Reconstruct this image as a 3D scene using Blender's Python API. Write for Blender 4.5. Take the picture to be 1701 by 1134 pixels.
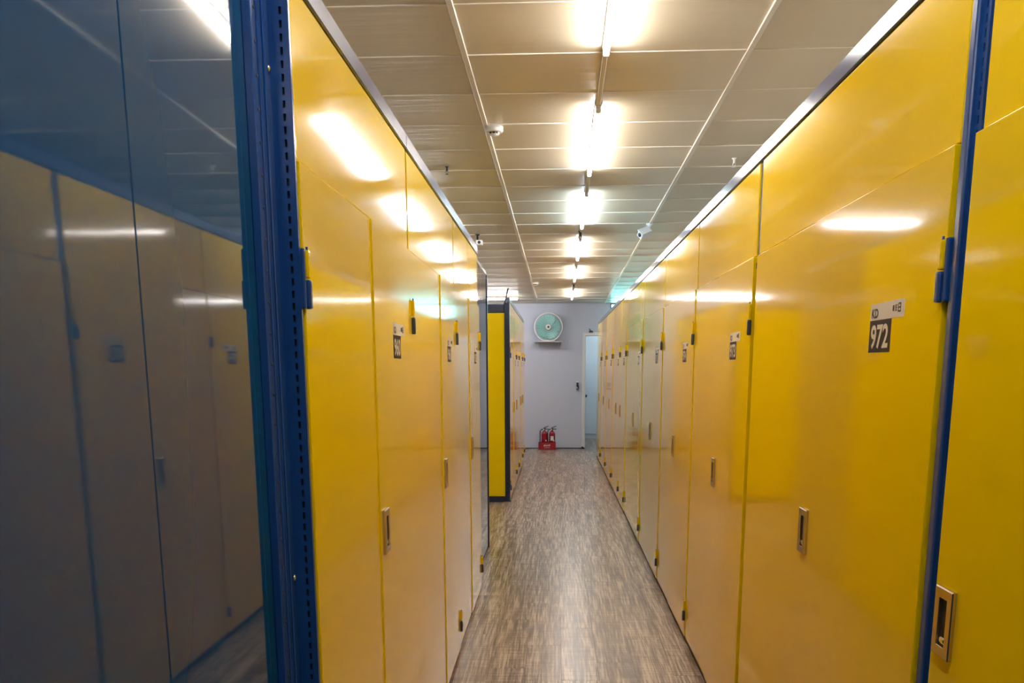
import bpy, bmesh, math, random
from mathutils import Vector, Matrix
random.seed(7)
scene = bpy.context.scene
C = scene.collection
for o in list(bpy.data.objects):
    bpy.data.objects.remove(o)

# ------------------------------------------------------------------ camera
FPX, PX, PY, CAMH = 1560.0, 850.5, 927.415, 1.45
cam_d = bpy.data.cameras.new('camera')
cam = bpy.data.objects.new('camera', cam_d)
C.objects.link(cam)
cam_d.sensor_fit = 'HORIZONTAL'
cam_d.sensor_width = 36.0
cam_d.lens = 36.0 * FPX / 1701.0
cam_d.shift_x = (850.5 - PX) / 1701.0
cam_d.shift_y = (PY - 567.0) / 1701.0
cam_d.clip_start = 0.02
R = Matrix(((0.999012375, -0.004847161, 0.044167631),
            (0.044252563, 0.197984848, -0.979205653),
            (-0.003998154, 0.980193096, 0.198003812)))
cam.matrix_world = Matrix.Translation((0, 0, CAMH)) @ R.to_4x4()
scene.camera = cam

# ------------------------------------------------------------------ world, view, light levels
w = bpy.data.worlds.new('world'); scene.world = w
w.use_nodes = True
w.node_tree.nodes['Background'].inputs[0].default_value = (0.55, 0.62, 0.7, 1)
w.node_tree.nodes['Background'].inputs[1].default_value = 0.15
vs = scene.view_settings
vs.view_transform = 'Standard'; vs.look = 'None'; vs.gamma = 1.0
vs.use_curve_mapping = False
vs.exposure = 0.52
TUBE = 80.0            # emission of the ceiling tubes
WINDOW = 14.0           # daylight behind the high window

# ------------------------------------------------------------------ materials
def node_mat(name):
    m = bpy.data.materials.new(name); m.use_nodes = True
    nt = m.node_tree
    return m, nt, nt.nodes['Principled BSDF']

def setp(b, **k):
    for n, v in k.items():
        n = n.replace('_', ' ')
        if n in b.inputs: b.inputs[n].default_value = v

def add(nt, t, **k):
    n = nt.nodes.new(t)
    for a, v in k.items(): setattr(n, a, v)
    return n

def paint(name, col, rough, spec=0.5, metal=0.0, var=0.06, wave=0.0, wscale=2.5, coat=0.0):
    m, nt, b = node_mat(name)
    setp(b, Roughness=rough, Metallic=metal)
    b.inputs['Specular IOR Level'].default_value = spec
    if coat:
        b.inputs['Coat Weight'].default_value = coat
        b.inputs['Coat Roughness'].default_value = 0.04
    tc = add(nt, 'ShaderNodeTexCoord')
    nz = add(nt, 'ShaderNodeTexNoise'); nz.inputs['Scale'].default_value = 3.0; nz.inputs['Detail'].default_value = 4
    nt.links.new(tc.outputs['Object'], nz.inputs['Vector'])
    cr = add(nt, 'ShaderNodeValToRGB')
    c0 = [max(0, c * (1 - var)) for c in col]; c1 = [min(1, c * (1 + var)) for c in col]
    cr.color_ramp.elements[0].color = (*c0, 1); cr.color_ramp.elements[1].color = (*c1, 1)
    nt.links.new(nz.outputs['Fac'], cr.inputs['Fac'])
    nt.links.new(cr.outputs['Color'], b.inputs['Base Color'])
    if wave:
        n2 = add(nt, 'ShaderNodeTexNoise'); n2.inputs['Scale'].default_value = wscale; n2.inputs['Detail'].default_value = 1.5
        nt.links.new(tc.outputs['Object'], n2.inputs['Vector'])
        bp = add(nt, 'ShaderNodeBump'); bp.inputs['Strength'].default_value = wave; bp.inputs['Distance'].default_value = 0.02
        nt.links.new(n2.outputs['Fac'], bp.inputs['Height'])
        nt.links.new(bp.outputs['Normal'], b.inputs['Normal'])
    return m

def glow(name, col, strength):
    m, nt, b = node_mat(name)
    setp(b, Base_Color=(*col, 1), Roughness=0.4)
    b.inputs['Emission Color'].default_value = (*col, 1)
    b.inputs['Emission Strength'].default_value = strength
    return m

M = {}
M['yellow'] = paint('yellow_enamel', (0.83, 0.555, 0.001), 0.07, 0.24, wave=0.035, var=0.03)
M['blue'] = paint('blue_enamel', (0.006, 0.045, 0.19), 0.22, 0.5, wave=0.02, var=0.08)
M['blue_panel'] = paint('blue_gloss_panel', (0.002, 0.045, 0.13), 0.035, 0.45, wave=0.012, var=0.05, wscale=1.5)
M['navy'] = paint('navy_steel', (0.012, 0.016, 0.04), 0.3)
M['rail'] = paint('blue_rail_sheen', (0.09, 0.12, 0.24), 0.16, 0.8)  # blue rail, its colour greyed to hold the sheen of a grazing view
M['reflector'] = paint('pale_reflector', (0.58, 0.55, 0.48), 0.6)  # for boards added on the locker tops to throw light at the ceiling
M['kick'] = paint('dark_kick', (0.02, 0.017, 0.02), 0.5)
M['dark'] = paint('dark_recess', (0.012, 0.009, 0.007), 0.6)
M['nickel'] = paint('satin_nickel', (0.62, 0.52, 0.40), 0.24, metal=1.0)
M['chrome'] = paint('bright_chrome', (0.85, 0.84, 0.82), 0.1, metal=1.0)
M['hinge_dark'] = paint('hinge_slate', (0.03, 0.038, 0.06), 0.35)
M['sticker_white'] = paint('sticker_white', (0.70, 0.64, 0.56), 0.6, 0.2)
M['sticker_dark'] = paint('sticker_brown', (0.03, 0.018, 0.02), 0.6, 0.15)
M['wall'] = paint('wall_paint_cool_lit', (0.58, 0.62, 0.76), 0.5, var=0.02)  # bluish tint of the cool lamps put into the wall colour
M['wall_plain'] = paint('wall_paint_white', (0.66, 0.65, 0.62), 0.6, var=0.02)
M['vest'] = paint('vestibule_paint', (0.80, 0.82, 0.82), 0.5, var=0.02)
M['white'] = paint('white_enamel', (0.78, 0.79, 0.80), 0.35, var=0.02)
M['plastic'] = paint('white_plastic', (0.74, 0.72, 0.68), 0.4, var=0.02)
M['tee'] = paint('tee_bar', (0.72, 0.66, 0.56), 0.35, var=0.03)
M['shadow_gap'] = paint('ceiling_void', (0.25, 0.21, 0.16), 0.7)
M['red'] = paint('red_enamel', (0.30, 0.006, 0.016), 0.25, var=0.1)
M['black'] = paint('black_plastic', (0.012, 0.013, 0.016), 0.4)
M['hose'] = paint('black_rubber', (0.012, 0.011, 0.012), 0.55)
M['mint'] = paint('mint_fan_blade', (0.20, 0.56, 0.55), 0.3, var=0.05)
M['letter'] = paint('white_letter', (0.85, 0.78, 0.76), 0.5)
M['tube'] = glow('tube_white', (1.0, 0.975, 0.96), TUBE)
M['tube_cool'] = glow('tube_cool', (0.66, 0.86, 1.0), TUBE * 1.1)
M['pane'] = glow('daylit_teal_glass', (0.25, 0.88, 0.90), WINDOW)

def tile_mat():
    m, nt, b = node_mat('ceiling_tile_vinyl')
    setp(b, Roughness=0.36)
    b.inputs['Specular IOR Level'].default_value = 0.5
    oi = add(nt, 'ShaderNodeObjectInfo')
    cr = add(nt, 'ShaderNodeValToRGB')
    cr.color_ramp.elements[0].color = (0.60, 0.52, 0.38, 1)
    cr.color_ramp.elements[1].color = (0.67, 0.585, 0.445, 1)
    nt.links.new(oi.outputs['Random'], cr.inputs['Fac'])
    nt.links.new(cr.outputs['Color'], b.inputs['Base Color'])
    tc = add(nt, 'ShaderNodeTexCoord')
    mp = add(nt, 'ShaderNodeMapping'); mp.inputs['Scale'].default_value = (0.8, 9.0, 1)
    n2 = add(nt, 'ShaderNodeTexNoise'); n2.inputs['Scale'].default_value = 2.0; n2.inputs['Detail'].default_value = 2
    nt.links.new(tc.outputs['Object'], mp.inputs['Vector']); nt.links.new(mp.outputs['Vector'], n2.inputs['Vector'])
    bp = add(nt, 'ShaderNodeBump'); bp.inputs['Strength'].default_value = 0.12; bp.inputs['Distance'].default_value = 0.02
    nt.links.new(n2.outputs['Fac'], bp.inputs['Height']); nt.links.new(bp.outputs['Normal'], b.inputs['Normal'])
    return m
M['tile'] = tile_mat()

def plank_mat():
    m, nt, b = node_mat('streaked_vinyl_plank')
    setp(b, Roughness=0.29)
    b.inputs['Specular IOR Level'].default_value = 0.5
    tc = add(nt, 'ShaderNodeNewGeometry'); oi = add(nt, 'ShaderNodeObjectInfo')
    vm = add(nt, 'ShaderNodeVectorMath', operation='MULTIPLY_ADD')
    vm.inputs[1].default_value = (1, 1, 1)
    sc = add(nt, 'ShaderNodeVectorMath', operation='SCALE'); sc.inputs[0].default_value = (0.02, 0.6, 0.0)
    nt.links.new(oi.outputs['Random'], sc.inputs['Scale'])
    nt.links.new(tc.outputs['Position'], vm.inputs[0]); nt.links.new(sc.outputs['Vector'], vm.inputs[2])
    def streak(sx, sy, scale, detail):
        mp = add(nt, 'ShaderNodeMapping'); mp.inputs['Scale'].default_value = (sx, sy, 1)
        nz = add(nt, 'ShaderNodeTexNoise'); nz.inputs['Scale'].default_value = scale; nz.inputs['Detail'].default_value = detail
        nz.inputs['Roughness'].default_value = 0.65
        nt.links.new(vm.outputs['Vector'], mp.inputs['Vector']); nt.links.new(mp.outputs['Vector'], nz.inputs['Vector'])
        return nz
    a = streak(30, 1.0, 3.0, 5); c = streak(9, 0.35, 2.0, 3); d = streak(2.2, 30, 1.6, 2)
    mx = add(nt, 'ShaderNodeMix', data_type='FLOAT'); mx.inputs['Factor'].default_value = 0.35
    nt.links.new(a.outputs['Fac'], mx.inputs[2]); nt.links.new(c.outputs['Fac'], mx.inputs[3])
    mx2 = add(nt, 'ShaderNodeMix', data_type='FLOAT'); mx2.inputs['Factor'].default_value = 0.16
    nt.links.new(mx.outputs[0], mx2.inputs[2]); nt.links.new(d.outputs['Fac'], mx2.inputs[3])
    cr = add(nt, 'ShaderNodeValToRGB')
    e = cr.color_ramp.elements
    e[0].position = 0.43; e[0].color = (0.085, 0.054, 0.037, 1)
    e[1].position = 0.585; e[1].color = (0.56, 0.465, 0.385, 1)
    k = e.new(0.5); k.color = (0.25, 0.177, 0.13, 1)
    nt.links.new(mx2.outputs[0], cr.inputs['Fac'])
    nt.links.new(cr.outputs['Color'], b.inputs['Base Color'])
    bp = add(nt, 'ShaderNodeBump'); bp.inputs['Strength'].default_value = 0.05; bp.inputs['Distance'].default_value = 0.002
    nt.links.new(mx2.outputs[0], bp.inputs['Height']); nt.links.new(bp.outputs['Normal'], b.inputs['Normal'])
    return m
M['plank'] = plank_mat()

# ------------------------------------------------------------------ mesh helpers
def box(bm, x0, x1, y0, y1, z0, z1, bev=0.0, mi=0, seg=1):
    vs_ = [bm.verts.new(p) for p in ((x0, y0, z0), (x1, y0, z0), (x1, y1, z0), (x0, y1, z0),
                                     (x0, y0, z1), (x1, y0, z1), (x1, y1, z1), (x0, y1, z1))]
    fs = [bm.faces.new([vs_[i] for i in q]) for q in ((3, 2, 1, 0), (4, 5, 6, 7), (0, 1, 5, 4), (1, 2, 6, 5), (2, 3, 7, 6), (3, 0, 4, 7))]
    for f in fs: f.material_index = mi
    if bev:
        es = list({e for f in fs for e in f.edges})
        r = bmesh.ops.bevel(bm, geom=es, offset=bev, segments=seg, affect='EDGES', profile=0.6)
        for f in r['faces']: f.material_index = mi
    return fs

def lathe(bm, prof, seg=20, mi=0, mat=None):
    """prof: list of (r, z) along local z"""
    rings = []
    for r, z in prof:
        ring = []
        if r < 1e-5:
            v = Vector((0, 0, z)); v = mat @ v if mat else v
            ring = [bm.verts.new(v)]
        else:
            for i in range(seg):
                a = 2 * math.pi * i / seg
                v = Vector((r * math.cos(a), r * math.sin(a), z)); v = mat @ v if mat else v
                ring.append(bm.verts.new(v))
        rings.append(ring)
    for a, b in zip(rings, rings[1:]):
        if len(a) == 1 and len(b) == 1: continue
        for i in range(seg):
            j = (i + 1) % seg
            if len(a) == 1: f = bm.faces.new((a[0], b[i], b[j]))
            elif len(b) == 1: f = bm.faces.new((a[i], a[j], b[0]))
            else: f = bm.faces.new((a[i], a[j], b[j], b[i]))
            f.material_index = mi; f.smooth = True

def tube(bm, pts, r, seg=8, mi=0, closed=False):
    pts = [Vector(p) for p in pts]; n = len(pts); rings = []
    up = Vector((0.13, 0.31, 0.94)).normalized()
    for i, p in enumerate(pts):
        if closed: t = pts[(i + 1) % n] - pts[i - 1]
        else: t = pts[min(i + 1, n - 1)] - pts[max(i - 1, 0)]
        t.normalize()
        a = t.cross(up)
        if a.length < 1e-4: a = t.cross(Vector((1, 0, 0)))
        a.normalize(); b = t.cross(a)
        rr = r[i] if isinstance(r, (list, tuple)) else r
        rings.append([bm.verts.new(p + (a * math.cos(2 * math.pi * k / seg) + b * math.sin(2 * math.pi * k / seg)) * rr) for k in range(seg)])
    m = n if closed else n - 1
    for i in range(m):
        A, B = rings[i], rings[(i + 1) % n]
        for k in range(seg):
            f = bm.faces.new((A[k], A[(k + 1) % seg], B[(k + 1) % seg], B[k])); f.smooth = True; f.material_index = mi
    if not closed:
        for q in (rings[0][::-1], rings[-1]):
            f = bm.faces.new(q); f.material_index = mi

def link(name, bm, mats, parent=None, root=None, loc=None):
    """bm is in world coordinates; object is placed at loc (top level) or under parent whose root stands at `root`"""
    off = Vector(root) if root is not None else Vector(loc) if loc is not None else Vector((0, 0, 0))
    bmesh.ops.recalc_face_normals(bm, faces=bm.faces)
    for v in bm.verts: v.co -= off
    me = bpy.data.meshes.new(name); bm.to_mesh(me); bm.free()
    for m in (mats if isinstance(mats, (list, tuple)) else [mats]): me.materials.append(M[m])
    o = bpy.data.objects.new(name, me); C.objects.link(o)
    if parent is not None: o.parent = parent
    elif loc is not None: o.location = loc
    return o

def thing(name, label, cat, loc, group=None):
    o = bpy.data.objects.new(name, None); C.objects.link(o)
    o.empty_display_size = 0.1
    o.location = loc; o['label'] = label; o['category'] = cat
    if group: o['group'] = group
    return o

def tag(o, label, cat, group=None):
    o['label'] = label; o['category'] = cat
    if group: o['group'] = group
    return o

def struct(o, label=None):
    o['kind'] = 'structure'
    if label: o['label'] = label
    return o

_txt = {}
def text_mesh(s, size):
    """flat triangulated outline of a string; returns verts, faces centred on its box, scaled to height `size`"""
    if s not in _txt:
        cu = bpy.data.curves.new('t', 'FONT'); cu.body = s; cu.resolution_u = 3; cu.offset = 0.025
        ob = bpy.data.objects.new('t', cu); C.objects.link(ob)
        dg = bpy.context.evaluated_depsgraph_get()
        me = bpy.data.meshes.new_from_object(ob.evaluated_get(dg))
        vv = [v.co.copy() for v in me.vertices]; ff = [tuple(p.vertices) for p in me.polygons]
        bpy.data.objects.remove(ob); bpy.data.curves.remove(cu); bpy.data.meshes.remove(me)
        _txt[s] = (vv, ff)
    vv, ff = _txt[s]
    if not vv: return [], [], 0
    x0 = min(v.x for v in vv); x1 = max(v.x for v in vv); y0 = min(v.y for v in vv); y1 = max(v.y for v in vv)
    k = size / (y1 - y0)
    return [((v.x - (x0 + x1) / 2) * k, (v.y - (y0 + y1) / 2) * k) for v in vv], ff, (x1 - x0) * k

def put_text(bm, s, height, width, to3d, mi):
    vv, ff, wd = text_mesh(s, height)
    if not vv: return
    kx = width / wd
    bv = [bm.verts.new(to3d(x * kx, y)) for x, y in vv]
    for q in ff:
        try:
            f = bm.faces.new([bv[i] for i in q]); f.material_index = mi
        except ValueError: pass

# ------------------------------------------------------------------ the setting
XL, XR = -0.478, 0.704           # door faces left and right of the aisle
YF = 17.5                        # far wall
RX0, RX1, RY0 = -5.2, 3.2, -4.0  # room
CS, CY = 0.012, -0.0065          # ceiling fall and turn
def ceil_z(y): return 2.81 - CS * y

bm = bmesh.new(); box(bm, RX0 - .2, RX1 + .2, RY0 - .2, 21.5, -0.12, -0.0025)
floor = struct(link('floor', bm, 'plank', loc=(0, 0, 0)), 'streaked grey-brown vinyl plank floor')
# planks of the aisle
PW, PL = 0.18, 0.915
bm = bmesh.new(); box(bm, -PW / 2 + .0006, PW / 2 - .0006, -PL / 2 + .0006, PL / 2 - .0006, -0.0025, 0.0, bev=0.0007)
pme = None
for i in range(8):
    off = [0.0, .37, .71, .15, .52, .83, .28, .62][i]
    for j in range(18):
        x = -0.59 + PW * i; y = 2.0 + PL * (j + off) - 0.5
        if y + PL / 2 > 17.6: continue
        if pme is None:
            p = link('plank', bm, 'plank'); pme = p.data
        else:
            p = bpy.data.objects.new('plank', pme); C.objects.link(p)
        p.location = (x, y, 0); p.parent = floor

# ceiling: slab, tiles, tee grid (turned a touch against the aisle, as built)
bm = bmesh.new(); box(bm, RX0 - .3, RX1 + .3, RY0 - .3, 21.8, 0.02, 0.12)
ceiling = struct(link('ceiling', bm, 'shadow_gap', loc=(0, 0, 0)), 'suspended ceiling of cream tiles')
ceiling.location = (0, 0, 2.81); ceiling.rotation_euler = (-CS, 0, CY)
TL, TW = 0.554, 1.2
def shared(name, me, mats, loc, parent):
    o = bpy.data.objects.new(name, me); C.objects.link(o); o.location = loc; o.parent = parent
    return o
def proto(bm, mat):
    bmesh.ops.recalc_face_normals(bm, faces=bm.faces)
    me = bpy.data.meshes.new('shared'); bm.to_mesh(me); bm.free(); me.materials.append(M[mat]); return me
bm = bmesh.new(); box(bm, -TW / 2 + .004, TW / 2 - .004, -TL / 2 + .004, TL / 2 - .004, 0.002, 0.02, bev=0.003); tile_me = proto(bm, 'tile')
bm = bmesh.new(); box(bm, -TW / 2 + .012, TW / 2 - .012, -0.005, 0.005, -0.002, 0.02); ctee_me = proto(bm, 'tee')
bm = bmesh.new(); box(bm, -0.012, 0.012, -11.2, 10.4, -0.006, 0.02, bev=0.002); mtee_me = proto(bm, 'tee')
x_first = -0.415 - 3 * TW
cols = [x_first + TW * k for k in range(7)]
for k, xt in enumerate(cols):
    shared('main_tee', mtee_me, None, (xt, 7.3, 0), ceiling)
y_rows = [4.33 + TL * (k - 9) for k in range(33)]
for k in range(6):
    xc = cols[k] + TW / 2
    big = 1 <= k <= 4
    if big:
        for y in y_rows:
            shared('ceiling_tile', tile_me, None, (xc + random.uniform(-.001, .001), y + TL / 2, random.uniform(-.0015, .0005)), ceiling).rotation_euler = (random.uniform(-.004, .004), random.uniform(-.003, .003), 0)
            shared('cross_tee', ctee_me, None, (xc, y, 0), ceiling)
    else:
        bm = bmesh.new(); box(bm, xc - TW / 2, xc + TW / 2, RY0, 18.0, 0.004, 0.02)
        o = link('ceiling_tile', bm, 'tile'); o.parent = ceiling

# walls
def wall(name, parts, mat):
    bm = bmesh.new()
    for q in parts: box(bm, *q)
    return struct(link(name, bm, mat, loc=(0, 0, 0)))
DX0, DX1, DZ = 0.555, 1.36, 2.03
WX0, WX1, WZ0, WZ1 = 1.0, 2.0, 2.29, 2.592
wall('wall_far', [(RX0, DX0, YF, YF + .12, 0, 2.7), (DX0, DX1, YF, YF + .12, DZ, WZ0), (DX1, RX1, YF, YF + .12, 0, WZ0),
                  (DX0, WX0, YF, YF + .12, WZ0, 2.7), (WX0, WX1, YF, YF + .12, WZ1, 2.7), (WX1, RX1, YF, YF + .12, WZ0, 2.7)], 'wall')
wall('wall_left', [(RX0 - .1, RX0, RY0, 21, 0, 2.95)], 'wall_plain')
wall('wall_right', [(RX1, RX1 + .1, RY0, 21, 0, 2.95)], 'wall_plain')
wall('wall_back', [(RX0, RX1, RY0 - .1, RY0, 0, 2.95)], 'wall_plain')
# vestibule behind the doorway
wall('wall_vestibule', [(0.2, 2.2, 20.0, 20.1, 0, 2.6), (0.2, 0.3, YF + .12, 20.0, 0, 2.6), (2.1, 2.2, YF + .12, 20.0, 0, 2.6), (0.3, 2.1, YF + .12, 20.0, 2.22, 2.27)], 'vest')  # low slab added to keep the window's light out of the vestibule
bm = bmesh.new(); box(bm, .3, 2.1, 19.985, 20.0, 0, .1, bev=.003)
struct(link('baseboard_vestibule', bm, 'white', loc=(0, 0, 0)))
bm = bmesh.new(); box(bm, -3.0, DX0 - .05, YF - .012, YF, 0, .012)
struct(link('wall_foot_shade', bm, 'kick', loc=(0, 0, 0)))  # dark strip drawn for the shadow gap along the foot of the wall
# doorway frame with a closer stub
d1 = struct(link('door_1', (lambda b: (box(b, DX0 - .045, DX0 + .012, YF - .02, YF + .13, 0, DZ + .05, bev=.004),
                                       box(b, DX1 - .012, DX1 + .045, YF - .02, YF + .13, 0, DZ + .05, bev=.004),
                                       box(b, DX0 - .045, DX1 + .045, YF - .021, YF + .131, DZ, DZ + .06, bev=.004), b)[-1])(bmesh.new()), 'white', loc=(0, 0, 0)), 'white frame of the open doorway in the far wall')
bm = bmesh.new(); box(bm, .62, .69, YF - .06, YF - .02, DZ + .055, DZ + .085, bev=.004); tube(bm, [(.66, YF - .05, DZ + .08), (.62, YF - .06, DZ + .12)], .008)
link('door_closer', bm, 'hinge_dark', d1, (0, 0, 0))
bm = bmesh.new(); box(bm, DX0 - .05, DX0 - .015, YF - .05, YF - .01, 0.0, .035, bev=.006); box(bm, DX0 - .035, DX0 + .01, YF - .07, YF - .045, 0.0, .02, bev=.004)
link('door_stop', bm, 'black', d1, (0, 0, 0))
bm = bmesh.new(); box(bm, .52, 1.4, 19.955, 19.984, .1, 2.1, bev=.004)
d2 = struct(link('door_2', bm, 'vest', loc=(0, 0, 0)), 'pale door at the end of the vestibule')
bm = bmesh.new(); lathe(bm, [(0, 0), (.028, 0), (.028, .008), (.012, .012), (.012, .035), (.026, .045), (.03, .06), (.02, .075), (0, .078)], 14, mat=Matrix.Translation((.655, 19.955, .89)) @ Matrix.Rotation(math.pi / 2, 4, 'X'))
link('door_knob', bm, 'hinge_dark', d2, (0, 0, 0))
# high window
w1 = struct(link('window_1', (lambda b: (box(b, WX0, WX1, YF + .02, YF + .1, WZ0, WZ0 + .02), box(b, WX0, WX1, YF - .01, YF + .1, WZ1 - .018, WZ1, bev=.004),
                                         box(b, WX0, WX0 + .02, YF - .01, YF + .1, WZ0 + .02, WZ1 - .018), box(b, WX1 - .02, WX1, YF + .02, YF + .1, WZ0 + .02, WZ1 - .018),
                                         box(b, 1.22, 1.24, YF + .03, YF + .07, WZ0 + .02, WZ1 - .018), box(b, 1.6, 1.62, YF + .03, YF + .07, WZ0 + .02, WZ1 - .018), b)[-1])(bmesh.new()), 'navy', loc=(0, 0, 0)), 'high daylit window at the far right corner')
for a, b_ in ((WX0 + .02, 1.22), (1.24, 1.6), (1.62, WX1 - .02)):
    bm = bmesh.new(); box(bm, a, b_, YF + .045, YF + .055, WZ0 + .02, WZ1 - .018)
    link('pane', bm, 'pane', w1, (0, 0, 0))

# ------------------------------------------------------------------ storage lockers
ZT, ZD, ZTOP, ZR = 2.148, 1.835, 2.153, 2.2     # transom top, door top, rail bottom, rail top
class Side:
    def __init__(s, sign, x): s.g = sign; s.x = x
    def X(s, d): return s.x + s.g * d           # d metres out of the door plane into the aisle
    def box(s, bm, d0, d1, y0, y1, z0, z1, **k):
        a, b = s.X(d0), s.X(d1)
        return box(bm, min(a, b), max(a, b), y0, y1, z0, z1, **k)
LEFT, RIGHT = Side(1, XL), Side(-1, XR)

def sticker(S, ya, yb, z0, z1, num, parent, root, d):
    """KD label; text runs along the door as read from the aisle"""
    bm = bmesh.new()
    zb = z0 + (z1 - z0) * 0.66
    # reading direction: facing the right row, left is far (+y); facing the left row, left is near (-y)
    u = -1 if S.g < 0 else 1
    yl = yb if u < 0 else ya                     # reading-left edge
    wd = yb - ya
    def span(a, b): q = sorted((yl + u * a * wd, yl + u * b * wd)); return q
    a, b = span(0, 1); S.box(bm, d - .0005, d + .0006, a, b, zb, z1, mi=0)
    a, b = span(0, .66); S.box(bm, d - .0005, d + .0006, a, b, z0, zb, mi=1)
    def at(cx, cz):
        return lambda x, y: Vector((S.X(d + .0011), yl + u * (cx * wd + x), cz + y))
    put_text(bm, 'KD', (z1 - z0) * .19, wd * .2, at(.15, zb + (z1 - z0) * .14), 1)
    put_text(bm, num, (z1 - z0) * .5, wd * .54, at(.33, z0 + (z1 - z0) * .32), 0)
    # maker's small four-sign mark, as strokes
    for c, wdt, h in ((.70, .035, .085), (.755, .012, .10), (.79, .022, .10), (.87, .07, .15)):
        cz = zb + (z1 - z0) * .19; hh = (z1 - z0) * h / 2
        for q in (-1, 0, 1):
            a, b = span(c - wdt / 2, c + wdt / 2)
            S.box(bm, d + .0006, d + .0012, a, b, cz + q * hh - .0012, cz + q * hh + .0012, mi=1)
        a, b = span(c - wdt / 2, c - wdt / 2 + .008)
        S.box(bm, d + .0006, d + .0012, a, b, cz - hh, cz + hh, mi=1)
        if wdt > .03:
            a, b = span(c + wdt / 2 - .008, c + wdt / 2)
            S.box(bm, d + .0006, d + .0012, a, b, cz - hh, cz + hh, mi=1)
    o = link('number_sticker', bm, ['sticker_white', 'sticker_dark'], parent, root)
    o['label'] = 'white and brown number sticker'

def handle(S, yc, d, parent, root):
    bm = bmesh.new()
    z0, z1, w2, t = 0.937, 1.063, .037, .008
    sz0, sz1, s2 = 0.957, 1.043, .016
    loops = [((w2, z0, z1), 0), ((w2, z0, z1), t - .002), ((w2 - .002, z0 + .002, z1 - .002), t),
             ((s2 + .001, sz0 - .001, sz1 + .001), t), ((s2, sz0, sz1), t - .001), ((s2, sz0, sz1), 0)]
    lv = []
    for (hw, a, b), dd in loops:
        lv.append([bm.verts.new((S.X(d + dd), yc + sy * hw, zz)) for sy, zz in ((-1, a), (1, a), (1, b), (-1, b))])
    for p, q in zip(lv, lv[1:]):
        for i in range(4): bm.faces.new((p[i], p[(i + 1) % 4], q[(i + 1) % 4], q[i]))
    S.box(bm, d + .0002, d + .0012, yc - s2, yc + s2, sz0, sz1, mi=1)
    S.box(bm, d + .001, d + .006, yc - .011, yc + .011, sz0 + .004, sz0 + .016, bev=.003, mi=2)
    o = link('handle', bm, ['nickel', 'dark', 'chrome'], parent, root)
    o['label'] = 'recessed satin metal pull plate'

def hinge(S, y, d, z0, parent, root, leaf=0, low='hinge_dark'):
    """door knuckle above, frame knuckle below; leaf = +1/-1 adds a tall frame leaf on that side"""
    bm = bmesh.new()
    zm = z0 + .056
    S.box(bm, d - .002, d + .010, y - .0075, y + .0075, zm + .001, z0 + .11, bev=.004, mi=0, seg=2)
    S.box(bm, d - .003, d + .012, y - .0085, y + .0085, z0, zm - .001, bev=.005, mi=1, seg=2)
    S.box(bm, d + .003, d + .007, y - .002, y + .002, z0 + .11, z0 + .116, mi=1)
    if leaf:
        a, b = sorted((y + leaf * .0095, y + leaf * .0215))
        S.box(bm, d - .008, d + .005, a, b, z0, z0 + .112, bev=.004, mi=1, seg=2)
    o = link('hinge', bm, ['yellow', low], parent, root)
    o['label'] = 'hinge with yellow knuckle over dark one'

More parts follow.
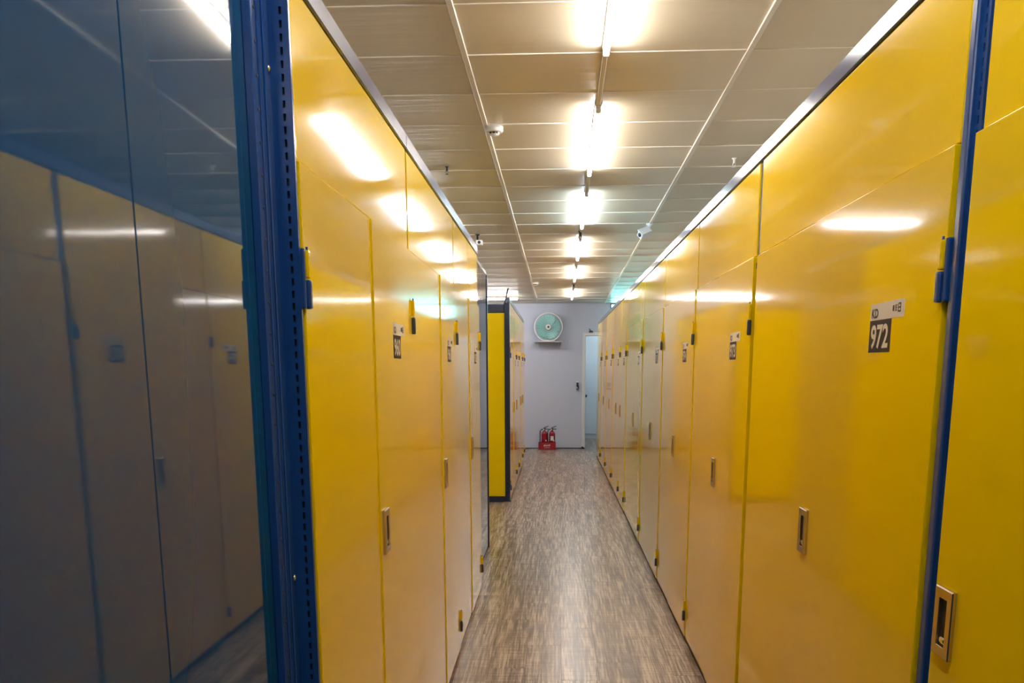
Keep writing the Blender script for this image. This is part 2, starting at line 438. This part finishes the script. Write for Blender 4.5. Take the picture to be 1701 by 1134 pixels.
def locker(S, y0, y1, num, label, mid=None, stick=None, depth=1.0, g0=.013, g1=.013, near_leaf_hinge=False, post_hinge=0, up0=True, up1=False, name='storage_locker', wide=False):
    """one bay between seams y0 and y1. Right row: near leaf is the active one; left row: far leaf."""
    root = (S.X(-.03), (y0 + y1) / 2, 0)
    t = thing(name, label, 'locker', root, 'yellow storage lockers along the aisle')
    bm = bmesh.new()
    S.box(bm, -depth, -.03, y0 + .001, y1 - .001, 0.02, 2.118)
    link('carcass', bm, 'blue', t, root)
    bm = bmesh.new(); S.box(bm, -depth, -.046, y0 + .001, y1 - .001, 2.118, 2.13)
    link('reflector_board', bm, 'reflector', t, root)  # unseen pale top, added to bounce lamp light onto the ceiling
    ya, yb = y0 + g0, y1 - g1
    bm = bmesh.new(); S.box(bm, -.03, -.010, ya, yb, ZD + .004, ZT, bev=.0025, seg=2)
    link('transom_panel', bm, 'yellow', t, root)
    bm = bmesh.new(); S.box(bm, -.045, -.006, y0 + .001, y1 - .001, ZTOP, ZR, bev=.003)
    link('top_rail', bm, 'rail', t, root)
    bm = bmesh.new(); S.box(bm, -.05, -.012, y0 + .001, y1 - .001, 0.0, .03)
    link('kick_rail', bm, 'kick', t, root)
    for flag, a, b in ((up0, y0 + .001, y0 + .03), (True, y1 - .03, y1 - .001)):
        if flag:
            bm = bmesh.new(); S.box(bm, -.03, -.016 if wide else -.022, a, b, 0, ZR + .012, bev=.002)
            link('upright', bm, 'blue', t, root)
    ya, yb = y0 + g0 - .004, y1 - g1 + .004
    def leaf(a, b, d, active):
        bm = bmesh.new(); S.box(bm, -.03, d, a, b, .035, ZD, bev=.0013)
        o = link('door', bm, 'yellow', t, root)
        hy = (a + .004) if S.g < 0 else (b - .004)
        if active:
            lo = 'blue' if post_hinge and S.g < 0 else 'hinge_dark'
            lf = post_hinge if S.g < 0 else 0
            hinge(S, hy, d, 1.565, o, root, leaf=lf, low=lo)
            hinge(S, hy, d, 0.12, o, root, leaf=lf, low=lo)
            hc = (b - .055) if S.g < 0 else (a + .062)
            handle(S, hc, d, o, root)
            sa = (a + .185) if S.g < 0 else (b - .185 - .205)
            if stick: sa = stick
            sticker(S, sa, sa + .205, 1.482, 1.586, num, o, root, d)
            bm = bmesh.new()
            q = (a + .001, a + .012) if S.g < 0 else (b - .012, b - .001)
        else:
            if near_leaf_hinge:
                hinge(S, a + .006, d, 1.565, o, root, leaf=-1, low='blue')
                hinge(S, a + .006, d, 0.12, o, root, leaf=-1, low='blue')
        return o
    if mid is None: leaf(ya, yb, 0.0, True)
    elif S.g < 0:
        leaf(ya, mid - .002, 0.0, True); leaf(mid + .002, yb, -.004, False)
    else:
        leaf(ya, mid - .002, -.004, False); leaf(mid + .002, yb, 0.0, True)
    for yy in ((ya,) if S.g < 0 else (yb,)):
        bm = bmesh.new(); s = 1 if S.g < 0 else -1
        a, b = sorted((yy - s * .009, yy - s * .001)); S.box(bm, -.021, -.010, a, b, ZD - .04, ZD - .02, bev=.001)
        link('corner_gap_shade', bm, 'dark', t, root)  # dark block painted in for the shaded gap at the door's top corner
    return t

def slotted_plate(bm, a0, a1, b0, b1, z0, z1, put, pitch=.05, sw=.008, sh=.03):
    """plate with a column of real slots; put(a0,a1,b0,b1,z0,z1) adds a box, a across the plate, b its thickness"""
    am = (a0 + a1) / 2
    put(a0, am - sw / 2, b0, b1, z0, z1); put(am + sw / 2, a1, b0, b1, z0, z1)
    z = z0
    while z < z1 - 1e-6:
        put(am - sw / 2, am + sw / 2, b0, b1, z, min(z + pitch - sh, z1)); z += pitch

# right row
ord_r = ['with the 972 sticker beside the blue slotted post', 'next beyond the 972 locker on the right', 'third double-door locker counted from the right-hand post',
         'fourth double-door locker counted from the right-hand post', 'fifth, wide double-door locker from the right-hand post']
rb = [(1.80, 3.49, 2.697, '972'), (3.49, 4.91, 4.225, '973'), (4.91, 6.33, 5.655, '974'), (6.33, 7.75, 7.03, '975'), (7.75, 9.46, 8.60, '976')]
locker(RIGHT, .86, 1.728, '971', 'nearest yellow locker at the right edge with large pull plate', None, g0=.013, g1=.014, up1=False)
for i, (a, b, m, n) in enumerate(rb):
    locker(RIGHT, a, b, n, 'yellow double-door locker ' + ord_r[i], m, post_hinge=(-1 if i == 0 else 0), g0=(.006 if i == 0 else .026 if i == 1 else .013), g1=(.026 if i == 0 else .013), wide=(i < 2), up0=(i > 0))
locker(RIGHT, 9.46, 10.335, '977', 'narrow single-door yellow locker on the right, halfway down the aisle', None)
far = [(10.335, 11.68), (11.68, 13.09), (13.09, 14.50), (14.50, 15.90)]
nm = ['first after the narrow single-door locker on the right', 'second after the narrow single-door locker on the right', 'second from the far end on the right', 'at the far end on the right by the doorway']
for i, (a, b) in enumerate(far):
    locker(RIGHT, a, b, str(978 + i), 'yellow double-door locker ' + nm[i], (a + b) / 2, up1=(i == 3))
# left row
lb = [(1.862, 3.24, 2.552, '960'), (3.24, 4.685, 4.055, '961'), (4.685, 6.12, 5.40, '962')]
nl = ['directly behind the blue corner post on the left', 'in the middle of the near left row', 'last of the near left row before the cross aisle']
for i, (a, b, m, n) in enumerate(lb):
    locker(LEFT, a, b, n, 'yellow double-door locker ' + nl[i], m, near_leaf_hinge=(i == 0), up0=(i > 0), up1=(i == 2), g0=(.004 if i == 0 else .013))
# far left block
fb = [(10.42, 12.08, 11.3, '963'), (12.08, 12.97, None, '964'), (12.97, 14.40, 13.68, '965'), (14.40, 15.3, None, '966')]
nf = ['nearest in the far left row behind the yellow end panel', 'second in the far left row, with one door', 'third in the far left row', 'last in the far left row near the fan wall']
for i, (a, b, m, n) in enumerate(fb):
    locker(LEFT, a, b, n, 'yellow locker ' + nf[i], m, near_leaf_hinge=(i == 0), up0=(i > 0), up1=(i == 3), depth=.98)

# blue slotted post between the two nearest right lockers
root = (XR + .03, 1.764, 0)
t = thing('slotted_post', 'blue slotted steel post between the two nearest right lockers', 'post', root)
bm = bmesh.new(); RIGHT.box(bm, -.3, -.034, 1.729, 1.799, 0, ZR + .06)
link('core', bm, 'dark', t, root)
bm = bmesh.new(); RIGHT.box(bm, -.034, -.002, 1.757, 1.781, 0, ZR + .06, bev=.004, seg=2)
link('front_rib', bm, 'blue', t, root)
bm = bmesh.new()
slotted_plate(bm, 1.729, 1.757, -.034, -.012, 0, ZR + .06, lambda a0, a1, b0, b1, z0, z1: RIGHT.box(bm, b0, b1, a0, a1, z0, z1), pitch=.0225, sh=.013, sw=.006)
link('slotted_flange', bm, 'blue', t, root)
bm = bmesh.new()
slotted_plate(bm, 1.781, 1.799, -.034, -.010, 0, ZR + .06, lambda a0, a1, b0, b1, z0, z1: RIGHT.box(bm, b0, b1, a0, a1, z0, z1), pitch=.0225, sh=.013, sw=.006)
link('slotted_flange', bm, 'blue', t, root)

# blue corner post of the near left row
XB = -0.536
root = (XB, 1.78, 0)
t = thing('corner_post', 'tall blue slotted steel corner post at the left', 'post', root)
bm = bmesh.new(); box(bm, XB - .25, XB + .012, 1.752, 1.838, 0, ZR + .08); box(bm, XB - .25, XL - .012, 1.8465, 1.862, 0, ZR + .08)
link('core', bm, 'dark', t, root)
bm = bmesh.new(); box(bm, XB + .0125, XL - .036, 1.8385, 1.8462, 0, ZR + .08)
link('inner_web', bm, 'blue', t, root)
bm = bmesh.new()
for a, b, d in ((1.738, 1.764, .013), (1.764, 1.768, .009), (1.768, 1.786, .016), (1.786, 1.790, .011), (1.790, 1.806, .019), (1.806, 1.838, .014)):
    box(bm, XB - .004, XB + d, a, b, 0, ZR + .08, bev=.0018)
fl = link('front_flange', bm, 'blue', t, root)
bm = bmesh.new()
for k in range(40):
    z = .03 + k * .055
    lathe(bm, [(0, 0), (.0032, 0), (.0032, .0012), (0, .0012)], 8, mat=Matrix.Translation((XB + .0128, 1.757, z)) @ Matrix.Rotation(math.pi / 2, 4, 'Y'))
link('punched_holes', bm, 'dark', fl, root)['kind'] = 'stuff'
for z in (1.04, 1.985):
    bm = bmesh.new(); lathe(bm, [(0, 0), (.007, 0), (.007, .003), (.004, .005), (0, .006)], 10, mat=Matrix.Translation((XB + .014, 1.824, z)) @ Matrix.Rotation(math.pi / 2, 4, 'Y'))
    link('bolt', bm, 'chrome', t, root)
bm = bmesh.new()
slotted_plate(bm, XL - .036, XL - .006, 1.838, 1.846, 0, ZR + .08, lambda a0, a1, b0, b1, z0, z1: box(bm, a0, a1, b0, b1, z0, z1), pitch=.0225, sw=.005, sh=.013)
link('slotted_flange', bm, 'blue', t, root)
bm = bmesh.new(); box(bm, XL - .015, XL - .009, 1.847, 1.862, 0, ZR + .08, bev=.002)
link('edge_lip', bm, 'blue', t, root)

# lockers seen from the side: blue side panels along the aisle
def side_unit(name, label, y0, y1, seams, posts, tilt):
    root = (XB - .05, (y0 + y1) / 2, 0)
    t = thing(name, label, 'locker', root, 'lockers turned sideways to the aisle')
    bm = bmesh.new(); box(bm, XB - 1.0, XB - .03, y0 + .01, y1 - .01, .02, ZTOP)
    link('carcass', bm, 'blue', t, root)
    bm = bmesh.new(); box(bm, XB - 1.0, XB - .045, y0 + .01, y1 - .01, ZTOP, ZTOP + .01)
    link('reflector_board', bm, 'reflector', t, root)  # added pale top that sends light back up, out of view
    for k, (a, b) in enumerate(zip(seams, seams[1:])):
        bm = bmesh.new(); box(bm, -.018, 0, -(b - a) / 2 + .0012, (b - a) / 2 - .0012, .03, ZT + .02, bev=.0015)
        o = link('side_panel', bm, 'blue_panel'); o.parent = t
        o.location = Vector((XB - .002, (a + b) / 2, 0)) - Vector(root)
        if k < len(tilt): o.rotation_euler = (0, tilt[k][1], tilt[k][0])
    for yy in posts:
        bm = bmesh.new(); box(bm, XB - .03, XB + .006, yy - .018, yy + .018, 0, ZR, bev=.003)
        link('upright', bm, 'blue', t, root)
    bm = bmesh.new(); box(bm, XB - .04, XB - .004, y0, y1, ZT + .024, ZR, bev=.003)
    link('top_rail', bm, 'rail', t, root)
    bm = bmesh.new(); box(bm, XB - .05, XB - .006, y0, y1, 0, .03)
    link('kick_rail', bm, 'kick', t, root)
    return t
side_unit('side_locker', 'glossy dark blue locker side panels filling the left edge', -.75, 1.738, (-.75, -.1, .60, 1.242, 1.737), (), ((0, 0), (0, 0), (0, 0), (0, 0)))
t = side_unit('side_locker', 'blue side panel at the end of the near left row by the cross aisle', 6.15, 7.66, (6.15, 6.9, 7.64), (), ())
root = tuple(t.location)
bm = bmesh.new(); box(bm, XB - .05, XB + .004, 7.64, 7.672, 0, ZR - .03, bev=.003)
link('upright', bm, 'navy', t, root)

# yellow end panel of the far left block, facing the viewer, in a navy frame
YE = 10.32
root = (XL - .25, YE + .04, 0)
t = thing('locker_end_panel', 'narrow yellow end panel in a navy frame facing the aisle entrance', 'panel', root)
bm = bmesh.new(); box(bm, XL - .75, XL - .055, YE + .01, YE + .035, .065, 2.035, bev=.003)
link('end_panel', bm, 'yellow', t, root)
bm = bmesh.new(); box(bm, XL - .75, XL - .06, YE + .003, YE + .05, 2.037, 2.125, bev=.004)
link('frame_rail', bm, 'navy', t, root)['label'] = 'navy top rail'
bm = bmesh.new(); box(bm, XL - .75, XL - .06, YE + .003, YE + .05, 0.0, .063, bev=.004)
link('frame_rail', bm, 'navy', t, root)['label'] = 'navy bottom rail'
bm = bmesh.new(); box(bm, XL - .06, XL - .004, YE, YE + .09, 0.0, 2.14, bev=.004)
po = link('frame_post', bm, 'navy', t, root)
bm = bmesh.new()
for k in range(38):
    box(bm, XL - .036, XL - .028, YE - .0012, YE + .001, .09 + k * .053, .115 + k * .053)
link('slots', bm, 'dark', po, root)['kind'] = 'stuff'
bm = bmesh.new(); box(bm, XL - .08, XL + .01, YE - .02, YE + .1, 0.0, .008, bev=.002)
link('foot_plate', bm, 'chrome', t, root)
bm = bmesh.new(); box(bm, XL - 1.0, XL - .76, YE + .01, YE + .1, 0.0, 2.13)
link('return_panel', bm, 'blue', t, root)

# ------------------------------------------------------------------ ceiling lamps
def lamp(name, label, y0, y1, mat='tube', x=.18, group='tube lamps in a line along the aisle'):
    """longitudinal batten under the ceiling; local frame of the turned ceiling"""
    yc = (y0 + y1) / 2
    t = thing(name, label, 'lamp', (0, 0, 0), group)
    t.location = (x - CY * yc, yc, ceil_z(yc)); t.rotation_euler = (-CS, 0, CY)
    h = (y1 - y0) / 2
    bm = bmesh.new(); box(bm, -.016, .016, -h - .02, h + .02, -.014, -.001, bev=.003)
    link('batten', bm, 'plastic', t, (0, 0, 0))
    bm = bmesh.new(); lathe(bm, [(0, -h + .012), (.011, -h + .012), (.0125, -h + .014), (.0125, h - .014), (.011, h - .012), (0, h - .012)], 12, mat=Matrix.Translation((0, 0, -.030)) @ Matrix.Rotation(-math.pi / 2, 4, 'X'))
    link('tube', bm, mat, t, (0, 0, 0))
    for s in (-1, 1):
        bm = bmesh.new(); box(bm, -.013, .013, s * h - .010, s * h + .010, -.044, -.012, bev=.003)
        link('lamp_holder', bm, 'plastic', t, (0, 0, 0))
    return t
spans = [(-4 + 1.5, -1.0), (.35, 1.85), (2.72, 4.24), (5.08, 6.58), (7.28, 8.78), (9.55, 11.05), (11.85, 13.35), (14.75, 16.25)]  # first span is an unseen lamp, added for light from behind
ln = ['unseen ceiling tube lamp added behind the viewer', 'ceiling tube lamp right above the viewer', 'nearest visible ceiling tube lamp, at the top edge', 'second ceiling tube lamp from the front',
      'third ceiling tube lamp from the front, bluish white', 'fourth ceiling tube lamp from the front', 'fifth ceiling tube lamp from the front', 'farthest ceiling tube lamp, just before the far wall']
for i, (a, b) in enumerate(spans):
    lamp('tube_lamp', ln[i], a, b, 'tube_cool' if i == 4 else 'tube')
# conduit strips between the lamps
for i, (a, b) in enumerate(zip(spans[1:], spans[2:])):
    yc = (a[1] + b[0]) / 2; h = (b[0] - a[1]) / 2 - .03
    bm = bmesh.new(); box(bm, -.011, .011, -h, h, -.014, 0.0, bev=.002)
    o = link('cable_conduit', bm, 'tee'); o.location = (.18 - CY * yc, yc, ceil_z(yc)); o.rotation_euler = (-CS, 0, CY)
    tag(o, ['slim ceiling conduit above the viewer', 'slim ceiling conduit between the two nearest tube lamps', 'slim ceiling conduit between second and third tube lamps', 'slim ceiling conduit between third and fourth tube lamps',
            'slim ceiling conduit between fourth and fifth tube lamps', 'slim ceiling conduit before the farthest tube lamp'][i], 'conduit', 'conduits between the tube lamps')
# lamps across the side aisles
def cross_lamp(label, xc, y, length=1.5):
    t = thing('tube_lamp', label, 'lamp', (xc, y, ceil_z(y) + .0), 'tube lamps over the side aisles')
    h = length / 2
    bm = bmesh.new(); box(bm, -h, h, -.016, .016, -.034, -.004, bev=.003); link('batten', bm, 'plastic', t, (0, 0, 0))
    bm = bmesh.new(); lathe(bm, [(0, -h + .012), (.0125, -h + .013), (.0125, h - .013), (0, h - .012)], 12, mat=Matrix.Translation((0, 0, -.05)) @ Matrix.Rotation(math.pi / 2, 4, 'Y'))
    link('tube', bm, 'tube', t, (0, 0, 0))
cross_lamp('tube lamp over the near cross aisle, hidden behind the left row', -1.5, 8.62, 1.06)
cross_lamp('unseen tube lamp added over the near cross aisle, farther left', -3.6, 8.62, 1.5)  # added out of view for more bounce light
cross_lamp('tube lamp glowing above the yellow end panel', -1.25, 15.9, 1.3)
cross_lamp('unseen tube lamp added over the far cross aisle, farther left', -3.4, 15.9, 1.5)  # unseen lamp, added to fill the far side with light
cross_lamp('unseen tube lamp added behind the right row', 2.4, 4.5, 1.2)  # added out of view to brighten the ceiling over the right row
cross_lamp('unseen tube lamp added behind the far right row', 2.4, 11.0, 1.2)  # unseen as well, added to lift the ceiling farther down
cross_lamp('unseen tube lamp added beyond the left blue panels', -2.2, .3, 1.5)  # added beyond the panels for bounce light, out of view
t = thing('tube_lamp', 'unseen tube lamp added to light the vestibule', 'lamp', (1.1, 18.9, 2.219))  # hidden lamp added so the vestibule is lit
bm = bmesh.new(); box(bm, -.3, .3, -.03, .03, -.02, .0, bev=.003); link('batten', bm, 'plastic', t, (0, 0, 0))
bm = bmesh.new(); lathe(bm, [(0, -.29), (.0125, -.289), (.0125, .289), (0, .29)], 12, mat=Matrix.Translation((0, 0, -.036)) @ Matrix.Rotation(math.pi / 2, 4, 'Y')); link('tube', bm, 'tube_cool', t, (0, 0, 0))

# ------------------------------------------------------------------ ceiling fittings
def smoke(x, y, label):
    z = ceil_z(y) - .006
    t = thing('smoke_detector', label, 'detector', (x, y, z), 'smoke detectors on the ceiling')
    flip = Matrix.Rotation(math.pi, 4, 'X')
    bm = bmesh.new(); lathe(bm, [(0, 0), (.05, 0), (.05, .022), (.046, .027), (.03, .03), (.03, .026), (0, .026)], 24, mat=flip); link('base', bm, 'plastic', t, (0, 0, 0))
    bm = bmesh.new(); lathe(bm, [(.03, .026), (.03, .036), (.026, .042), (0, .044)], 20, mat=flip); link('sensor_cap', bm, 'plastic', t, (0, 0, 0))
    for a in (-.6, 0.0, .6):
        bm = bmesh.new(); box(bm, -.007, .007, -.0315, -.028, -.038, -.029)
        bmesh.ops.rotate(bm, cent=(0, 0, 0), matrix=Matrix.Rotation(a, 3, 'Z'), verts=bm.verts)
        link('vent_slot', bm, 'dark', t, (0, 0, 0))
smoke(-.335, 5.46, 'white round smoke detector on the nearest left ceiling joint')
smoke(-.275, 13.7, 'small white smoke detector near the far wall')

def sprinkler(x, y, label, mat='hinge_dark', s=1.0):
    z = ceil_z(y) - .003
    t = thing('sprinkler_head', label, 'sprinkler', (x, y, z), 'sprinkler heads')
    flip = Matrix.Rotation(math.pi, 4, 'X') @ Matrix.Scale(s, 4)
    bm = bmesh.new(); lathe(bm, [(0, 0), (.022, 0), (.024, .005), (.012, .012), (.012, .045), (0, .046)], 14, mat=flip); link('escutcheon', bm, mat, t, (0, 0, 0))
    bm = bmesh.new(); tube(bm, [(-.011 * s, 0, -.045 * s), (-.013 * s, 0, -.06 * s), (0, 0, -.075 * s), (.013 * s, 0, -.06 * s), (.011 * s, 0, -.045 * s)], .003 * s, 6); link('frame_arm', bm, mat, t, (0, 0, 0))
    bm = bmesh.new(); lathe(bm, [(0, .075), (.018, .076), (.018, .079), (0, .08)], 12, mat=flip); link('deflector', bm, mat, t, (0, 0, 0))
sprinkler(.235, 9.15, 'dark sprinkler head between third and fourth tube lamps')
sprinkler(.27, 13.95, 'dark sprinkler head before the farthest tube lamp')
sprinkler(1.115, 6.29, 'pale sprinkler head above the right row', 'plastic', .7)
sprinkler(-.70, 6.42, 'tiny dark sprinkler head above the left row', 'hinge_dark', .6)

# security camera on the right-hand ceiling joint
y = 8.78
t = thing('security_camera', 'white security camera tilted down on the right ceiling joint', 'camera', (.835, y, ceil_z(y)))
bm = bmesh.new(); lathe(bm, [(0, 0), (.03, 0), (.03, .012), (.012, .018), (.012, .03), (0, .03)], 16, mat=Matrix.Rotation(math.pi, 4, 'X')); link('mount', bm, 'white', t, (0, 0, 0))
bm = bmesh.new(); tube(bm, [(0, 0, -.025), (-.005, -.01, -.05), (-.03, -.03, -.065)], .008, 8); link('arm', bm, 'white', t, (0, 0, 0))
Mx = Matrix.Translation((-.045, -.05, -.085)) @ Matrix.Rotation(-.6, 4, 'Z') @ Matrix.Rotation(.75, 4, 'Y') @ Matrix.Rotation(.5, 4, 'X')
bm = bmesh.new(); box(bm, -.03, .03, -.06, .05, -.03, .03, bev=.006, seg=2); bmesh.ops.transform(bm, matrix=Mx, verts=bm.verts); link('camera_body', bm, 'white', t, (0, 0, 0))
bm = bmesh.new(); box(bm, -.034, .034, -.075, .05, .03, .035, bev=.002); bmesh.ops.transform(bm, matrix=Mx, verts=bm.verts); link('sun_shield', bm, 'white', t, (0, 0, 0))
bm = bmesh.new(); lathe(bm, [(0, 0), (.018, 0), (.018, .006), (0, .007)], 14, mat=Mx @ Matrix.Translation((0, -.06, 0)) @ Matrix.Rotation(math.pi / 2, 4, 'X')); link('lens', bm, 'black', t, (0, 0, 0))
# second little camera above the end of the near left row
y = 9.3
t = thing('security_camera', 'small white security camera over the end of the near left row', 'camera', (-.735, y, ceil_z(y)))
bm = bmesh.new(); lathe(bm, [(0, 0), (.022, 0), (.022, .01), (.009, .014), (.009, .06), (0, .06)], 14, mat=Matrix.Rotation(math.pi, 4, 'X')); link('mount', bm, 'black', t, (0, 0, 0))
bm = bmesh.new(); box(bm, -.01, .05, -.06, .02, -.1, -.058, bev=.006, seg=2); link('camera_body', bm, 'white', t, (0, 0, 0))
bm = bmesh.new(); lathe(bm, [(0, 0), (.014, 0), (.014, .006), (0, .007)], 12, mat=Matrix.Translation((.02, -.06, -.08)) @ Matrix.Rotation(math.pi / 2, 4, 'X')); link('lens', bm, 'black', t, (0, 0, 0))
# slanting stay rod under the ceiling beyond the end panel
bm = bmesh.new(); tube(bm, [(-.70, 14.6, ceil_z(14.6) - .004), (-.80, 14.9, 2.32)], .011, 8)
tag(link('stay_rod', bm, 'hinge_dark', loc=(-.75, 14.75, 2.3)), 'thin dark stay rod slanting from the ceiling above the end panel', 'rod')

# ------------------------------------------------------------------ far wall things
# fan on its bracket shelf
root = (-.112, YF - .2, 1.93)
t = thing('wall_shelf', 'thin wall shelf under the round fan', 'shelf', (-.115, YF, 1.915))
bm = bmesh.new(); box(bm, -.365, .13, YF - .28, YF - .002, 1.918, 1.93, bev=.002); link('board', bm, 'white', t, (-.115, YF, 1.915))
for x in (-.3, .07):
    bm = bmesh.new(); box(bm, x - .008, x + .008, YF - .2, YF - .002, 1.905, 1.917); box(bm, x - .008, x + .008, YF - .012, YF - .002, 1.84, 1.905)
    link('bracket', bm, 'white', t, (-.115, YF, 1.915))
FC = Vector((-.112, YF - .2, 2.178)); FR = .245
f = thing('fan', 'round fan with mint blades and white guard on the far wall', 'fan', root)
Rx = Matrix.Translation(FC) @ Matrix.Rotation(math.pi / 2, 4, 'X')     # local z -> -y (towards viewer)
def fan_ring(r, z, n=40): return [Rx @ Vector((r * math.cos(2 * math.pi * i / n), r * math.sin(2 * math.pi * i / n), z)) for i in range(n)]
bm = bmesh.new()
tube(bm, fan_ring(FR, 0), .015, 6, closed=True); tube(bm, fan_ring(FR, -.06), .006, 6, closed=True)
link('guard_ring', bm, 'white', f, root)
bm = bmesh.new()
for r, z in ((.22, .028), (.185, .042), (.15, .05), (.115, .055), (.08, .058)): tube(bm, fan_ring(r, z, 32), .0018, 4, closed=True)
for k in range(24):
    a = 2 * math.pi * k / 24
    tube(bm, [Rx @ Vector((r * math.cos(a), r * math.sin(a), z)) for r, z in ((FR, 0), (.22, .028), (.15, .05), (.06, .058))], .0018, 4)
link('guard_grille', bm, 'white', f, root)['kind'] = 'stuff'
for k in range(5):
    bm = bmesh.new(); a0 = 2 * math.pi * k / 5; rows = []
    for i in range(7):
        r = .04 + (.175) * i / 6; wd = (.60 + .12 * math.sin(math.pi * i / 6)) * (1 if i < 6 else .8)
        rows.append([(r, a0 - wd * 1.0 + 2 * wd * q / 6 + .25 * i / 6, .018 - .036 * q / 6) for q in range(7)])
    for off in (0, -.003):
        g = [[bm.verts.new(Rx @ Vector((r * math.cos(a), r * math.sin(a), z + off))) for r, a, z in row] for row in rows]
        for i in range(6):
            for q in range(6):
                fc = bm.faces.new((g[i][q], g[i][q + 1], g[i + 1][q + 1], g[i + 1][q])); fc.smooth = True
    link('blade', bm, 'mint', f, root)
bm = bmesh.new(); lathe(bm, [(0, -.05), (.05, -.05), (.055, 0), (.05, .03), (0, .035)], 20, mat=Rx); link('motor_hub', bm, 'mint', f, root)
bm = bmesh.new(); lathe(bm, [(.018, .057), (.055, .057), (.055, .063), (.018, .064)], 20, mat=Rx); link('guard_badge', bm, 'white', f, root)
bm = bmesh.new(); lathe(bm, [(0, .058), (.018, .058), (.018, .066), (0, .067)], 14, mat=Rx); link('centre_cap', bm, 'navy', f, root)
bm = bmesh.new(); lathe(bm, [(0, -.06), (.06, -.06), (.065, -.12), (.03, -.16), (0, -.165)], 18, mat=Rx); link('motor_housing', bm, 'white', f, root)
bm = bmesh.new(); box(bm, FC.x - .11, FC.x + .11, FC.y - .05, FC.y + .09, 1.93, 1.95, bev=.005); tube(bm, [(FC.x, FC.y + .05, 1.945), (FC.x, FC.y + .09, 2.05), (FC.x, FC.y + .1, 2.178)], .02, 10); link('stand', bm, 'white', f, root)

# two extinguishers in a red floor stand
EX, EY = -.127, YF - .22
st = thing('extinguisher_stand', 'red metal stand holding two fire extinguishers at the far wall', 'stand', (EX, EY, 0))
root = (EX, EY, 0)
for nm_, q in (('front_plate', (EX - .158, EX + .158, EY - .1, EY - .09, .002, .135)), ('back_plate', (EX - .158, EX + .158, EY + .09, EY + .1, .002, .135)),
               ('side_plate', (EX - .158, EX - .148, EY - .0895, EY + .0895, .002, .135)), ('side_plate', (EX + .148, EX + .158, EY - .0895, EY + .0895, .002, .135)),
               ('floor_plate', (EX - .1475, EX + .1475, EY - .0895, EY + .0895, .002, .012))):
    bm = bmesh.new(); box(bm, *q, bev=.002); link(nm_, bm, 'red', st, root)
bm = bmesh.new()
put_text(bm, '滅火器', .034, .125, lambda x, y: Vector((EX + x, EY - .1012, .077 + y)), 0)
box(bm, EX - .05, EX + .05, EY - .1012, EY - .1, .036, .04)
link('lettering', bm, 'letter', st, root)
def extinguisher(x, label):
    r0 = (x, EY, .013)
    t = thing('fire_extinguisher', label, 'extinguisher', r0, 'fire extinguishers in the red stand')
    bm = bmesh.new(); lathe(bm, [(0, .013), (.05, .013), (.056, .02), (.056, .27), (.052, .295), (.038, .32), (.02, .335), (.018, .35), (0, .35)], 24, mat=Matrix.Translation((x, EY, 0))); link('cylinder', bm, 'red', t, r0)
    bm = bmesh.new(); lathe(bm, [(0, .35), (.017, .35), (.017, .385), (0, .387)], 14, mat=Matrix.Translation((x, EY, 0))); box(bm, x - .035, x - .01, EY - .01, EY + .01, .36, .375, bev=.003); link('valve', bm, 'black', t, r0)
    bm = bmesh.new(); tube(bm, [(x - .015, EY, .388), (x + .03, EY, .405), (x + .075, EY, .425)], [.007, .008, .006], 8); link('lever', bm, 'black', t, r0)
    bm = bmesh.new(); tube(bm, [(x - .01, EY, .37), (x + .03, EY, .372), (x + .08, EY, .365)], [.006, .008, .006], 8); link('carry_handle', bm, 'black', t, r0)
    bm = bmesh.new(); tube(bm, [(x - .03, EY - .02, .367), (x - .055, EY - .03, .365), (x - .078, EY - .035, .335), (x - .08, EY - .035, .25), (x - .078, EY - .03, .15)], .009, 8); link('hose', bm, 'hose', t, r0)
    bm = bmesh.new(); lathe(bm, [(0, 0), (.012, 0), (.012, .01), (0, .01)], 12, mat=Matrix.Translation((x - .012, EY - .018, .362)) @ Matrix.Rotation(math.pi / 2, 4, 'X')); link('pressure_gauge', bm, 'white', t, r0)
    bm = bmesh.new()
    n = 8; ring = []
    for i in range(n + 1):
        a = -math.pi / 2 - .5 + 1.0 * i / n
        ring.append([bm.verts.new((x + .0566 * math.cos(a), EY + .0566 * math.sin(a), z)) for z in (.165, .245)] )
    for a, b in zip(ring, ring[1:]): bm.faces.new((a[0], b[0], b[1], a[1]))
    link('paper_band', bm, 'letter' if x > EX else 'red', t, r0)
    bm = bmesh.new(); box(bm, x + .02, x + .04, EY - .0585, EY - .05, .15, .175); link('tag', bm, 'letter', t, r0)
extinguisher(EX - .02 - .03, 'left red fire extinguisher with black hose in the red stand')
extinguisher(EX + .09, 'right red fire extinguisher with pale band in the red stand')

# black lever latch with white plate beside the doorway
root = (.42, YF - .01, 1.15)
t = thing('wall_latch', 'black hooked latch on the far wall beside the doorway', 'latch', root)
bm = bmesh.new(); box(bm, .4, .44, YF - .012, YF - .001, 1.195, 1.225, bev=.004); link('white_plate', bm, 'white', t, root)
bm = bmesh.new(); tube(bm, [(.42, YF - .02, 1.195), (.42, YF - .03, 1.15), (.44, YF - .035, 1.12), (.44, YF - .035, 1.09), (.42, YF - .035, 1.075), (.4, YF - .03, 1.085)], [.022, .016, .011, .013, .013, .012], 10); link('lever', bm, 'black', t, root)
bm = bmesh.new(); box(bm, .404, .436, YF - .02, YF - .001, 1.13, 1.195, bev=.004); link('back_plate', bm, 'black', t, root)
